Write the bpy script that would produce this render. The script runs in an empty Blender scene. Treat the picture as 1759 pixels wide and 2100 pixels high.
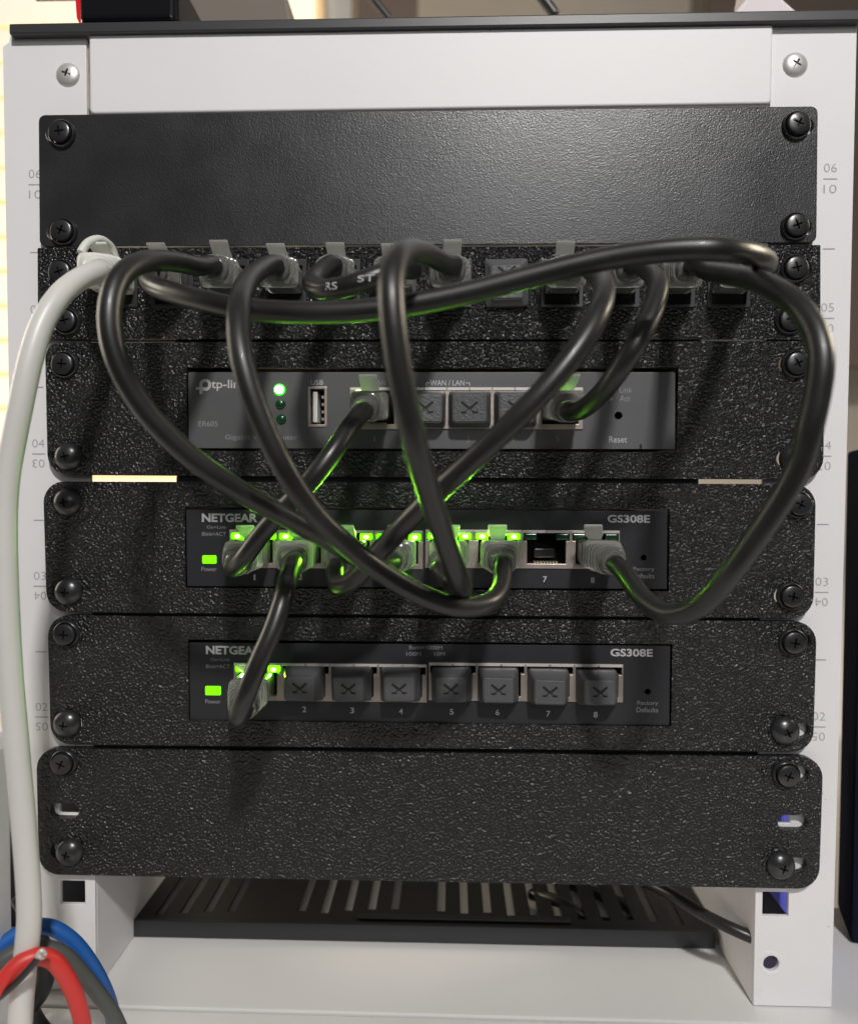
import bpy, bmesh, math, random
from mathutils import Vector, Matrix
from mathutils.geometry import tessellate_polygon
random.seed(7)
S = 0.001                                   # everything below is written in millimetres
C = bpy.context.scene.collection
sc = bpy.context.scene

# ---------------------------------------------------------------- camera
F_PX, CAM = 1551.17, Vector((9.062, -249.69, 2.665))
PI_, YA, RO = 0.0326, -0.0278, 0.0041
fw = Vector((math.sin(YA)*math.cos(PI_), math.cos(YA)*math.cos(PI_), -math.sin(PI_)))
rt0 = Vector((math.cos(YA), -math.sin(YA), 0)); up0 = rt0.cross(fw)
rt = math.cos(RO)*rt0 + math.sin(RO)*up0
up = -math.sin(RO)*rt0 + math.cos(RO)*up0
cam = bpy.data.cameras.new('camera'); co = bpy.data.objects.new('camera', cam); C.objects.link(co)
M = Matrix((rt, up, -fw)).transposed().to_4x4(); M.translation = CAM*S
co.matrix_world = M
cam.sensor_fit = 'HORIZONTAL'; cam.sensor_width = 36; cam.lens = 36*F_PX/1759
cam.clip_start = 0.01; cam.clip_end = 30
cam.dof.use_dof = True; cam.dof.focus_distance = 0.240; cam.dof.aperture_fstop = 11.0
sc.camera = co

# ---------------------------------------------------------------- world and lamps
w = bpy.data.worlds.new('World'); sc.world = w; w.use_nodes = True
nt = w.node_tree; bg = nt.nodes['Background']
tc = nt.nodes.new('ShaderNodeTexCoord'); mp = nt.nodes.new('ShaderNodeSeparateXYZ'); cr = nt.nodes.new('ShaderNodeValToRGB')
nt.links.new(tc.outputs['Generated'], mp.inputs[0])
ma = nt.nodes.new('ShaderNodeMath'); ma.operation = 'MULTIPLY_ADD'; ma.inputs[1].default_value = .5; ma.inputs[2].default_value = .5
nt.links.new(mp.outputs['Z'], ma.inputs[0]); nt.links.new(ma.outputs[0], cr.inputs[0]); nt.links.new(cr.outputs[0], bg.inputs[0])
cr.color_ramp.elements[0].position = .25; cr.color_ramp.elements[0].color = (.09, .088, .088, 1)
cr.color_ramp.elements[1].position = .8; cr.color_ramp.elements[1].color = (.60, .59, .57, 1)
bg.inputs[1].default_value = 0.15
def area(name, loc, target, sx, sy, power, col):
    l = bpy.data.lights.new(name, 'AREA'); l.shape = 'RECTANGLE'; l.size = sx; l.size_y = sy; l.energy = power; l.color = col
    o = bpy.data.objects.new(name, l); C.objects.link(o); o.location = loc
    o.rotation_euler = (Vector(target)-Vector(loc)).to_track_quat('-Z', 'Y').to_euler(); return o
area('ceiling_lamp', (0.22, -0.95, 0.90), (0, 0, 0), .09, .08, 13.6, (1, .968, .93))
area('right_lamp', (1.1, .30, .55), (0, 0, .05), .35, .35, 8, (1, .86, .66))
area('front_soft_light', (0.15, -1.15, 0.50), (0, 0, 0), .36, .36, 1.5, (.93, .96, 1))  # soft front light added for the broad sheen on the top blank panel
area('window_light', (-1.25, 0.35, 0.35), (0, 0, 0), 0.5, .8, 9, (1, .90, .74))
sc.view_settings.view_transform = 'Standard'; sc.view_settings.look = 'None'; sc.view_settings.exposure = 0.06
sc.view_settings.gamma = 1; sc.view_settings.use_curve_mapping = False
sc.render.engine = 'CYCLES'
sc.cycles.max_bounces = 10; sc.cycles.transmission_bounces = 8

# ---------------------------------------------------------------- helpers
def at(px, py, y=0.0):
    """point of the plane y (mm) that the photo shows at px, py of a 1759x2100 print"""
    d = fw + (px-879.5)/F_PX*rt - (py-1050)/F_PX*up
    return CAM + d*((y-CAM.y)/d.y)
def X(px, py, y=0): return at(px, py, y).x
def Z(px, py, y=0): return at(px, py, y).z
def mat(name, col, rough=.5, metal=0, bump=None, trans=0, emit=0, ior=1.5, spec=.5, var=None, coat=0, alpha=None):
    m = bpy.data.materials.new(name); m.use_nodes = True; n = m.node_tree; b = n.nodes['Principled BSDF']
    b.inputs['Base Color'].default_value = (*col, 1); b.inputs['Roughness'].default_value = rough
    b.inputs['Metallic'].default_value = metal; b.inputs['IOR'].default_value = ior
    b.inputs['Transmission Weight'].default_value = trans; b.inputs['Specular IOR Level'].default_value = spec
    b.inputs['Coat Weight'].default_value = coat
    if emit: b.inputs['Emission Color'].default_value = (*col, 1); b.inputs['Emission Strength'].default_value = emit
    t = n.nodes.new('ShaderNodeTexCoord')
    if bump:
        prev = None
        for (kind, scale, stren, dist) in bump:
            if kind in 'vd':
                x = n.nodes.new('ShaderNodeTexVoronoi'); x.feature = 'SMOOTH_F1'; x.inputs['Smoothness'].default_value = .35; out = x.outputs['Distance']
            else:
                x = n.nodes.new('ShaderNodeTexNoise'); x.inputs['Detail'].default_value = 3; out = x.outputs[0]
            x.inputs['Scale'].default_value = scale; n.links.new(t.outputs['Object'], x.inputs['Vector'])
            if kind == 'd':                  # separate rounded grains on a flatter ground
                x.feature = 'F1'; mr = n.nodes.new('ShaderNodeMapRange'); mr.interpolation_type = 'SMOOTHSTEP'
                mr.inputs['From Min'].default_value = 0.0; mr.inputs['From Max'].default_value = .52; mr.inputs['To Min'].default_value = 1; mr.inputs['To Max'].default_value = 0
                n.links.new(x.outputs['Distance'], mr.inputs[0]); out = mr.outputs[0]
            bp = n.nodes.new('ShaderNodeBump'); bp.inputs['Strength'].default_value = stren; bp.inputs['Distance'].default_value = dist*S
            n.links.new(out, bp.inputs['Height'])
            if prev: n.links.new(prev.outputs[0], bp.inputs['Normal'])
            prev = bp
        n.links.new(prev.outputs[0], b.inputs['Normal'])
    if var:
        x = n.nodes.new('ShaderNodeTexNoise'); x.inputs['Scale'].default_value = var[0]; x.inputs['Detail'].default_value = 5
        n.links.new(t.outputs['Object'], x.inputs['Vector'])
        r = n.nodes.new('ShaderNodeMapRange'); r.inputs['From Min'].default_value = .3; r.inputs['From Max'].default_value = .7
        r.inputs['To Min'].default_value = 1-var[1]; r.inputs['To Max'].default_value = 1+var[1]
        n.links.new(x.outputs[0], r.inputs[0])
        mx = n.nodes.new('ShaderNodeVectorMath'); mx.operation = 'SCALE'; mx.inputs[0].default_value = col
        n.links.new(r.outputs[0], mx.inputs['Scale']); n.links.new(mx.outputs[0], b.inputs['Base Color'])
        r2 = n.nodes.new('ShaderNodeMapRange'); r2.inputs['To Min'].default_value = max(0, rough-.08); r2.inputs['To Max'].default_value = rough+.1
        n.links.new(x.outputs[0], r2.inputs[0]); n.links.new(r2.outputs[0], b.inputs['Roughness'])
    return m
white = mat('white_powder_coat', (.77, .755, .77), .5, bump=[('n', 1500, .12, .25)], var=(14, .03))
blackcoat = mat('black_powder_coat', (.020, .020, .022), .30, bump=[('n', 1900, .6, .16), ('n', 700, .3, .12)], spec=.6, var=(60, .15))
printed = mat('black_textured_print', (.0095, .0095, .0105), .24, bump=[('v', 1120, 1.0, -.85), ('n', 1900, .6, .25)], spec=.5)
smooth = mat('black_plastic', (.022, .022, .024), .38, bump=[('n', 1500, .08, .1)])
swface = mat('switch_black_metal', (.022, .023, .027), .42, bump=[('n', 2500, .15, .12)])
grey = mat('router_grey_metal', (.115, .115, .12), .40, metal=.3, bump=[('n', 2500, .15, .12)], var=(30, .08))
dark = mat('cavity_black', (.004, .004, .004), .7)
jackm = mat('tinned_jack_metal', (.50, .43, .39), .38, metal=.75, bump=[('n', 500, .25, .2)], var=(200, .1))
jackw = mat('jack_edge_metal', (.80, .74, .70), .35, metal=.4)
clear = mat('clear_smoke_plastic', (.88, .88, .85), .12, trans=.90, ior=1.42, bump=[('n', 200, .12, .5)])
tabm = mat('clear_latch_plastic', (.36, .36, .34), .3, trans=.4, ior=1.4)
_n = tabm.node_tree; _o = _n.nodes['Material Output']; _p = _n.nodes['Principled BSDF']
_t = _n.nodes.new('ShaderNodeBsdfTranslucent'); _t.inputs[0].default_value = (.93, .93, .89, 1); _m = _n.nodes.new('ShaderNodeMixShader'); _m.inputs[0].default_value = .55
_n.links.new(_p.outputs[0], _m.inputs[1]); _n.links.new(_t.outputs[0], _m.inputs[2]); _n.links.new(_m.outputs[0], _o.inputs[0])
_n = clear.node_tree; _o = _n.nodes['Material Output']; _p = _n.nodes['Principled BSDF']
_t = _n.nodes.new('ShaderNodeBsdfTranslucent'); _t.inputs[0].default_value = (.85, .86, .82, 1); _m = _n.nodes.new('ShaderNodeMixShader'); _m.inputs[0].default_value = .16
_n.links.new(_p.outputs[0], _m.inputs[1]); _n.links.new(_t.outputs[0], _m.inputs[2]); _n.links.new(_m.outputs[0], _o.inputs[0])
cab = mat('black_cable_jacket', (.015, .015, .0145), .37, spec=.5, coat=.04, bump=[('n', 120, .08, .4), ('n', 900, .12, .08)], var=(70, .3))
wcab = mat('white_cable_jacket', (.62, .61, .585), .38, bump=[('n', 60, .25, 1.2)])
wplug = mat('white_boot_plastic', (.66, .67, .62), .42)
bolt = mat('black_oxide_steel', (.018, .018, .020), .30, metal=.0, spec=.7, bump=[('n', 900, .1, .15)])
silver = mat('nickel_steel', (.70, .68, .66), .38, metal=.55)
goldm = mat('gold_pins', (.83, .75, .50), .3, metal=.8)
ledon = mat('led_lit_green', (.12, 1.0, .0), .4, emit=3); ledhot = mat('led_core', (.62, 1.0, .22), .4, emit=5)
ledoff = mat('led_unlit_green', (.006, .05, .02), .2)
ledsoft = mat('led_power_green', (.16, .9, .0), .4, emit=1.1)
print_w = mat('white_ink', (.50, .50, .52), .6); print_g = mat('grey_ink', (.26, .26, .28), .6)
mark = mat('stamped_mark_grey', (.36, .35, .35), .6)
dust = mat('dust_plug_rubber', (.085, .085, .09), .42, bump=[('n', 1300, .6, .35)])
dustsm = mat('dust_plug_smooth', (.075, .075, .08), .42)
whiteplastic = mat('white_plastic', (.72, .72, .70), .35)

def link(name, me, m, parent=None, smooth_=False, bevel=0, seg=2):
    o = bpy.data.objects.new(name, me); C.objects.link(o)
    if m is not None and not me.materials: me.materials.append(m)
    if smooth_:
        for p in me.polygons: p.use_smooth = True
    if bevel:
        b = o.modifiers.new('bevel', 'BEVEL'); b.width = bevel*S; b.segments = seg; b.limit_method = 'ANGLE'; b.angle_limit = math.radians(40)
        b.harden_normals = False
    if parent is not None:
        o.parent = parent
        # world coordinates in the mesh: cancel the parent's offset
        root = parent; off = Vector()
        while root is not None: off += root.location; root = root.parent
        o.location = -off
    return o
def thing(name, loc, label, cat, group=None, kind=None):
    o = bpy.data.objects.new(name, None); C.objects.link(o); o.location = Vector(loc)*S; o.empty_display_size = .01
    o['label'] = label; o['category'] = cat
    if group: o['group'] = group
    if kind: o['kind'] = kind
    return o
def tag(o, label, cat, group=None, kind=None):
    o['label'] = label; o['category'] = cat
    if group: o['group'] = group
    if kind: o['kind'] = kind
    return o
class MB:
    def __init__(s): s.v = []; s.f = []
    def quad_prism(s, pts, y0, y1):          # pts: list of (x,z) convex
        n = len(pts); b = len(s.v)
        for y in (y0, y1):
            for (x, z) in pts: s.v.append(Vector((x, y, z))*S)
        s.f.append([b+i for i in range(n)]); s.f.append([b+n+i for i in reversed(range(n))])
        for i in range(n): j = (i+1) % n; s.f.append([b+i, b+n+i, b+n+j, b+j])
        return s
    def box(s, x0, x1, y0, y1, z0, z1):
        return s.quad_prism([(x0, z0), (x1, z0), (x1, z1), (x0, z1)], y0, y1)
    def loft(s, rings, cap=True):            # rings: list of lists of Vectors (mm)
        n = len(rings[0]); b = len(s.v)
        for r in rings:
            for p in r: s.v.append(p*S)
        for k in range(len(rings)-1):
            for i in range(n):
                j = (i+1) % n
                s.f.append([b+k*n+i, b+k*n+j, b+(k+1)*n+j, b+(k+1)*n+i])
        if cap:
            s.f.append([b+i for i in reversed(range(n))]); s.f.append([b+(len(rings)-1)*n+i for i in range(n)])
        return s
    def mesh(s, name):
        me = bpy.data.meshes.new(name); me.from_pydata(s.v, [], s.f)
        bm = bmesh.new(); bm.from_mesh(me); bmesh.ops.recalc_face_normals(bm, faces=bm.faces); bm.to_mesh(me); bm.free()
        return me
def plate_mesh(name, outline, holes, y0, y1):
    def ar(q): return abs(sum(q[i-1][0]*q[i][1]-q[i][0]*q[i-1][1] for i in range(len(q))))/2
    want = ar(outline)-sum(ar(h) for h in holes); rnd = random.Random(3)
    polys = [list(outline)]+[list(h) for h in holes]
    for attempt in range(60):
        tr = tessellate_polygon([[Vector((x, z, 0)) for x, z in q] for q in polys]); fl = [p for q in polys for p in q]
        if abs(sum(ar([fl[i] for i in t]) for t in tr)-want) < .004*abs(want)+.02: break
        polys = [list(outline)]+[[(x+rnd.uniform(-.01, .01), z+rnd.uniform(-.03, .03)) for (x, z) in h] for h in holes]
    else: print('TESSELLATION', name)
    allp = [p for q in polys for p in q]; n = len(allp)
    tris = tessellate_polygon([[Vector((x, z, 0)) for x, z in q] for q in polys])
    v = [Vector((x, y0, z))*S for x, z in allp]+[Vector((x, y1, z))*S for x, z in allp]
    f = [list(t) for t in tris]+[[i+n for i in reversed(t)] for t in tris]
    b = 0
    for q in polys:
        m = len(q)
        for i in range(m):
            j = (i+1) % m; f.append([b+i, b+j, b+n+j, b+n+i])
        b += m
    me = bpy.data.meshes.new(name); me.from_pydata(v, [], f)
    bm = bmesh.new(); bm.from_mesh(me); bmesh.ops.recalc_face_normals(bm, faces=bm.faces)
    bmesh.ops.dissolve_limit(bm, angle_limit=math.radians(1), verts=bm.verts, edges=bm.edges)
    bm.to_mesh(me); bm.free(); return me
def rounded(pts, r, seg=6):
    out = []; n = len(pts)
    if not isinstance(r, (list, tuple)): r = [r]*n
    for i in range(n):
        p = Vector(pts[i]); a = (Vector(pts[i-1])-p).normalized(); b = (Vector(pts[(i+1) % n])-p).normalized()
        if r[i] < .01: out.append(tuple(p)); continue
        ang = a.angle(b); t = r[i]/math.tan(ang/2); c = p+(a+b).normalized()*(r[i]/math.sin(ang/2))
        s0 = p+a*t-c; s1 = p+b*t-c; th = s0.angle(s1)
        for k in range(seg+1):
            u = k/seg; q = (math.sin((1-u)*th)*s0+math.sin(u*th)*s1)/math.sin(th); out.append(tuple(c+q))
    return out
def rect(x0, z0, x1, z1, r=0, seg=5):
    p = [(x0, z0), (x1, z0), (x1, z1), (x0, z1)]
    return rounded(p, r, seg) if r else p
def circ(x, z, r, n=24): return [(x+r*math.cos(2*math.pi*i/n), z+r*math.sin(2*math.pi*i/n)) for i in range(n)]
def quad(tl, tr, br, bl, y): return [(at(*p, y).x, at(*p, y).z) for p in (bl, br, tr, tl)]
def prect(x0, y0, x1, y1, y=0):            # pixel rect -> (x0,z0,x1,z1) in mm
    a = at(x0, y0, y); b = at(x1, y1, y); return (a.x, b.z, b.x, a.z)
FONT_CACHE = {}
def text(parent, s, px, py, hpx, y, m, wpx=None, rot=0, bold=0.0, name='lettering', pos=None, hmm=None, wmm=None, thick=.06):
    c = bpy.data.curves.new('t', 'FONT'); c.body = s; c.size = 1; c.offset = bold; c.resolution_u = 3
    t = bpy.data.objects.new('t', c); C.objects.link(t)
    bpy.context.view_layer.update()
    me = bpy.data.meshes.new_from_object(t.evaluated_get(bpy.context.evaluated_depsgraph_get()))
    bpy.data.objects.remove(t); bpy.data.curves.remove(c)
    xs = [v.co.x for v in me.vertices]; ys = [v.co.y for v in me.vertices]
    x0, x1, y0, y1 = min(xs), max(xs), min(ys), max(ys)
    P = Vector(pos) if pos else at(px, py, y)
    sc_ = (CAM.y*-1+y)/F_PX
    H = hmm or hpx*sc_; Wd = wmm or (wpx*sc_ if wpx else H*(x1-x0)/(y1-y0))
    for v in me.vertices:
        a = (v.co.x-(x0+x1)/2)/(x1-x0)*Wd; b = (v.co.y-(y0+y1)/2)/(y1-y0)*H
        if rot: a, b = -a, -b
        v.co = Vector((P.x+a, y-thick, P.z+b))*S
    me.name = name
    return link(name, me, m, parent)
def stroke(mb, p, q, wd, y0, y1):
    p = Vector(p); q = Vector(q); d = (q-p).normalized(); n = Vector((-d.y, d.x))*wd/2
    mb.quad_prism([tuple(p-n), tuple(q-n), tuple(q+n), tuple(p+n)], y0, y1)

# ---------------------------------------------------------------- screws (prototypes with a cut cross recess)
def revolve(profile, n=40):                # profile: (r, y) from centre front outward; axis = y
    mb = MB(); rings = []
    for r, y in profile:
        rings.append([Vector((max(r, .001)*math.cos(2*math.pi*i/n), y, max(r, .001)*math.sin(2*math.pi*i/n))) for i in range(n)])
    mb.loft(rings); return mb
def cut_cross(me, depth0, depth1, arm=1.9, wd=.75, ang=0):
    o = bpy.data.objects.new('a', me); C.objects.link(o)
    p = []
    a, b = arm, wd/2
    pts = [(-b, -a), (b, -a), (b, -b), (a, -b), (a, b), (b, b), (b, a), (-b, a), (-b, b), (-a, b), (-a, -b), (-b, -b)]
    cm = plate_mesh('cut', pts, [], depth0, depth1)
    for v in cm.vertices:                   # taper
        if v.co.y > (depth0+depth1)/2*S: v.co.x *= .55; v.co.z *= .55
    c = bpy.data.objects.new('b', cm); C.objects.link(c)
    md = o.modifiers.new('x', 'BOOLEAN'); md.object = c; md.operation = 'DIFFERENCE'; md.solver = 'EXACT'
    bpy.context.view_layer.update()
    r = bpy.data.meshes.new_from_object(o.evaluated_get(bpy.context.evaluated_depsgraph_get()))
    bpy.data.objects.remove(o); bpy.data.objects.remove(c); return r
def smooth_by_angle(me, deg=35):
    for p in me.polygons: p.use_smooth = True
    bm = bmesh.new(); bm.from_mesh(me)
    for e in bm.edges: e.smooth = not (len(e.link_faces) == 2 and e.calc_face_angle(0) > math.radians(deg))
    bm.to_mesh(me); bm.free(); return me
flat_head = smooth_by_angle(cut_cross(revolve([(0, -2.7), (2.9, -2.7), (3.35, -2.45), (3.5, -2.0), (3.55, -.2), (0.0, -.2)]).mesh('flat'), -3.2, -1.2, 1.75, .62))
washer_me = smooth_by_angle(plate_mesh('w', circ(0, 0, 4.35, 40), [circ(0, 0, 3.65, 40)], -1.5, 0)); 
ring_prof = revolve([(3.65, -.05), (3.65, -1.1), (4.0, -1.45), (4.3, -1.25), (4.55, 0.0)], 40)
ring_prof.f = ring_prof.f[:-2]; washer_me = smooth_by_angle(ring_prof.mesh('washer'), 50)
dome_prof = [(4.75*math.sin(a), .25-3.35*math.cos(a)) for a in [math.radians(d) for d in (0, 12, 24, 36, 48, 60, 72, 82, 88)]]+[(4.75, .15), (0, .15)]
dome_head = smooth_by_angle(cut_cross(revolve(dome_prof, 48).mesh('dome'), -3.9, -1.6, 1.75, .7))
silver_head = smooth_by_angle(cut_cross(revolve([(4.1*math.sin(math.radians(d)), .3-1.7*math.cos(math.radians(d))) for d in (0, 20, 40, 60, 80, 88)]+[(4.1, .1), (0, .1)], 48).mesh('silver'), -2.0, -.5, 1.9, .8))
flat_head.materials.append(bolt); washer_me.materials.append(bolt); dome_head.materials.append(bolt); silver_head.materials.append(silver)
def screw(parent, px, py, y, kind, rot=None, label=None):
    yy = y-2.0
    P = at(px, py, yy)
    me = {'f': flat_head, 'd': dome_head, 's': silver_head, 'r': flat_head}[kind]
    o = bpy.data.objects.new('screw', me); C.objects.link(o); o.parent = parent
    o.location = Vector((P.x, y, P.z))*S-parent.location
    a = random.uniform(-.5, .5) if rot is None else rot
    o.rotation_euler = (0, a, 0)
    if label: o['label'] = label
    if kind in 'fr':
        wo = bpy.data.objects.new('washer', washer_me); C.objects.link(wo); wo.parent = o
    return P

# ---------------------------------------------------------------- room: wall, window blind, desk, floor
TOPZ = (Z(90, 68)+Z(1670, 42))/2
BOTZ = (Z(1620, 2056)+Z(150, 2040))/2
DESKZ = BOTZ-.3
wallm = mat('beige_wall_paint', (.70, .63, .54), .8, var=(1.5, .06))
mb = MB(); mb.box(-2500, 2600, 1500, 1560, -900, 1700)
wall = link('wall', mb.mesh('wall'), wallm); tag(wall, 'plain beige room wall behind the rack', 'wall'); 
blindm = mat('blind_slat_cream', (1.0, .92, .74), .6, emit=.68)
bt = thing('window_blind', (-900, 1200, -500), 'cream horizontal slat blind glowing with daylight, left of the rack', 'window blind')
mb = MB()
for k in range(44):
    z0 = -700+k*66
    mb.quad_prism([(-1600, z0), (-250, z0), (-250, z0+54), (-1600, z0+54)], 1200, 1203)
link('slats', mb.mesh('slats'), blindm, bt)
mb = MB(); mb.box(-1650, -235, 1212, 1222, -720, 1700)
link('backing_glow', mb.mesh('glass'), mat('blind_gap', (.85, .66, .42), .6, emit=.22), bt)
mb = MB(); mb.box(-225, -180, 1190, 1215, -720, 1600); tag(link('window_frame_post', mb.mesh('post'), mat('white_trim', (.8, .78, .72), .5)), 'white vertical trim board to the right of the glowing blind', 'trim')
curt = mat('taupe_curtain', (.19, .145, .125), .9)
mb = MB(); mb.box(-165, -55, 1160, 1180, -720, 1600); tag(link('curtain_strip', mb.mesh('curtain'), curt), 'narrow brown curtain strip hanging behind the rack top', 'curtain')
mb = MB(); mb.box(520, 1400, 1300, 1330, 250, 1600); tag(link('cupboard', mb.mesh('cupboard'), mat('brown_wood', (.16, .12, .10), .6)), 'dark brown cupboard behind the top right of the rack', 'cupboard')
deskm = mat('white_desk_laminate', (.66, .655, .65), .38, bump=[('n', 300, .05, .2)], var=(9, .05))
dk = thing('desk', (0, 400, DESKZ-25), 'white laminate desk top that the rack stands on', 'desk')
ys = at(500, 2070, 0); 
import math as _m
def desk_y(px, py):
    d = fw+(px-879.5)/F_PX*rt-(py-1050)/F_PX*up; t = (DESKZ-CAM.z)/d.z; return (CAM+d*t)
g1 = desk_y(70, 2062); g2 = desk_y(1759, 2108); ga = (g2.y-g1.y)/(g2.x-g1.x)
def deskboard(yfun0, yfun1, name, zt):
    me = bpy.data.meshes.new(name); x0, x1 = -900, 1100
    v = []
    for zz in (zt, zt-24):
        for (x, yf) in ((x0, yfun0), (x1, yfun0), (x1, yfun1), (x0, yfun1)): v.append(Vector((x, yf(x), zz))*S)
    me.from_pydata(v, [], [[0, 1, 2, 3], [7, 6, 5, 4], [0, 4, 5, 1], [1, 5, 6, 2], [2, 6, 7, 3], [3, 7, 4, 0]])
    return link(name, me, deskm, dk, bevel=.6)
gl = lambda off: (lambda x: g1.y+ga*(x-g1.x)+off)
deskboard(gl(.6), lambda x: 1400, 'board', DESKZ)
deskboard(lambda x: -190, gl(-.6), 'board', DESKZ-.2)

# ---------------------------------------------------------------- the rack
rack = thing('equipment_rack', (0, 90, BOTZ), 'white ten inch open steel rack standing on the desk, holding all the black panels', 'rack')
XO, XI = 138.6, 111.0
pitch = 44.45
panels_screws = {
 'p1': [(122, 269, 'f'), (126, 472, 'f'), (1637, 252, 'f'), (1634, 461, 'f')],
 'p2': [(122, 557, 'f'), (133, 657, 'f'), (1633, 548, 'f'), (1622, 655, 'f')],
 'p3': [(128, 746, 'f'), (135, 936, 'd'), (1635, 745, 'f'), (1633, 940, 'd')],
 'p4': [(133, 1030, 'd'), (135, 1215, 'd'), (1640, 1035, 'f'), (1625, 1224, 'f')],
 'p5': [(132, 1302, 'f'), (132, 1488, 'd'), (1629, 1319, 'f'), (1614, 1503, 'd')],
 'p6': [(126, 1568, 'r'), (137, 1753, 'd'), (1616, 1592, 'r'), (1605, 1781, 'd')]}
def hole_z(side):
    zs = []
    for k, l in panels_screws.items():
        for (px, py, t) in l:
            if (px < 900) == (side < 0): zs.append(Z(px, py, -6))
    zs.append(Z(140, 1645) if side < 0 else Z(1605, 1664)); zs.append(Z(149, 1831) if side < 0 else Z(1590, 1855))
    zs = sorted(zs); out = [zs[0]]
    for z in zs[1:]:
        if z-out[-1] > 10: out.append(z)
    return out
XT, XBm = X(1757, 60), X(1705, 2056)
for sd in (-1, 1):
    hx = X(149, 1831) if sd < 0 else X(1590, 1855)
    x0, x1 = sorted((sd*XI, sd*XO))
    holes = [rect(hx-4.25, z-4.1, hx+4.25, z+4.1) for z in hole_z(sd)]
    rz = Z(1581, 1977); rx = X(1581, 1977) if sd > 0 else -X(1581, 1977)+5
    if sd > 0: holes.append(circ(rx, rz, 2.6))
    if sd < 0: out = [(x0+1, BOTZ), (x1, BOTZ), (x1, TOPZ), (x0+2.4, TOPZ), (x0+2.0, TOPZ-3), (x0-.2, TOPZ-4.5)]
    else: out = [(x0, BOTZ), (XBm, BOTZ), (XT-.1, 40), (XT, TOPZ), (x0, TOPZ)]
    post = link('front_post', plate_mesh('post', out, holes, 0, 1.6), white, rack, bevel=.25)
    # folded flanges running back
    fo = MB(); fo.box(min(sd*(XO-2.5), sd*(XO-4)), max(sd*(XO-2.5), sd*(XO-4)), 1.62, 24, BOTZ, TOPZ-6)
    link('post_flange', fo.mesh('flange'), white, post, bevel=.2)
    # countersunk rim of the round hole
    rp = revolve([(2.6, .6), (2.75, 0.0), (3.6, -.18), (4.4, -.02), (4.5, .3)], 32); rp.f = rp.f[:-2]
    rme = smooth_by_angle(rp.mesh('rim'), 60)
    if sd > 0: ro = link('hole_rim', rme, white, post); ro.location = Vector((rx, 0, rz))*S-post.location-rack.location
    # side rail at the bottom and rear post
    a = sorted((sd*XI, sd*(XI+1.5)))
    mb = MB(); pts = [(1.65, BOTZ), (190, BOTZ), (190, BOTZ+44), (1.65, BOTZ+44)]
    v = []
    me = bpy.data.meshes.new('rail')
    pl = plate_mesh('rail', [(p[0], p[1]) for p in pts], [circ(60, BOTZ+22, 3.2), circ(160, BOTZ+22, 3.2)], a[0], a[1])
    for vv in pl.vertices: vv.co = Vector((vv.co.y, vv.co.x, vv.co.z))
    bm = bmesh.new(); bm.from_mesh(pl); bmesh.ops.recalc_face_normals(bm, faces=bm.faces); bm.to_mesh(pl); bm.free()
    link('side_rail', pl, white, rack, bevel=.2)
    mb = MB(); mb.box(x0, x1, 188, 190, BOTZ, TOPZ); link('rear_post', mb.mesh('rear'), white, rack, bevel=.2)
    # stamped unit numbers
    lx = X(72, 378) if sd < 0 else X(1702, 360)
    for k, (a_, b_) in enumerate((('06', '01'), ('05', '02'), ('04', '03'), ('03', '04'), ('02', '05'))):
        zc = 80+.5*pitch-k*pitch
        text(post, a_, 0, 0, 0, -.02, mark, name='unit_number', pos=(lx, 0, zc+3.5), hmm=2.7, wmm=4.1, bold=-.012)
        text(post, b_, 0, 0, 0, -.02, mark, name='unit_number', pos=(lx, 0, zc-3.2), hmm=2.7, wmm=4.1, rot=1, bold=-.012)
        m_ = MB(); m_.box(lx-2.2, lx+2.2, -.08, .02, zc-.18, zc+.18)
        link('unit_line', m_.mesh('line'), mark, post)
        zt = zc-.5*pitch; m_ = MB(); m_.box(lx-1.9, lx+1.9, -.08, .02, zt-.18, zt+.18); link('unit_tick', m_.mesh('tick'), mark, post)
# top cross panel with folded lower lip
q = quad((182, 68), (1585, 48), (1582, 213), (184, 234), -1.2)
cb = link('top_cross_panel', plate_mesh('cross', rounded(q, [1.6, 1.6, .9, .9]), [], -1.4, 8), white, rack, bevel=1.7, seg=5)

screw(rack, 133, 146, 0, 's', .35, 'silver cross head screw at the top left corner'); screw(rack, 1636, 125, 0, 's', .55, 'silver cross head screw at the top right corner')
for (px, py) in ((133, 146), (1636, 125)):
    P = at(px, py, 0)
# black top tray
tz0, tz1 = TOPZ+.9, Z(100, 40, -3)
q = [(-XO-.3+1.2, TOPZ+.8), (XO+2.0, TOPZ+.8), (XO+2.0, TOPZ+6.0), (-XO-.3+1.2, TOPZ+6.0)]
q = quad((18, 47), (1775, 17), (1775, 41), (18, 69), -3)
tt = link('top_tray', plate_mesh('tray', q, [], -3, 190), mat('tray_black', (.035, .035, .038), .4, bump=[('n', 2500, .2, .1)]), None, bevel=.5)
tag(tt, 'flat black metal tray lying across the top of the white rack', 'tray')
mb = MB(); mb.box(-XO+8, XO-8, 3, 188, TOPZ-3.5, TOPZ-.6); link('top_cover', mb.mesh('cover'), white, rack)
mb = MB(); mb.box(-XI-10, XI+10, 184, 186, BOTZ, Z(880, 1100, 186)); link('rear_light_block', mb.mesh('rear'), blackcoat, rack)  # unseen black sheet added to keep back light off the shelf
TZ = lambda px: at(px, 47-(px-18)*30/1757, -3).z
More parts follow.
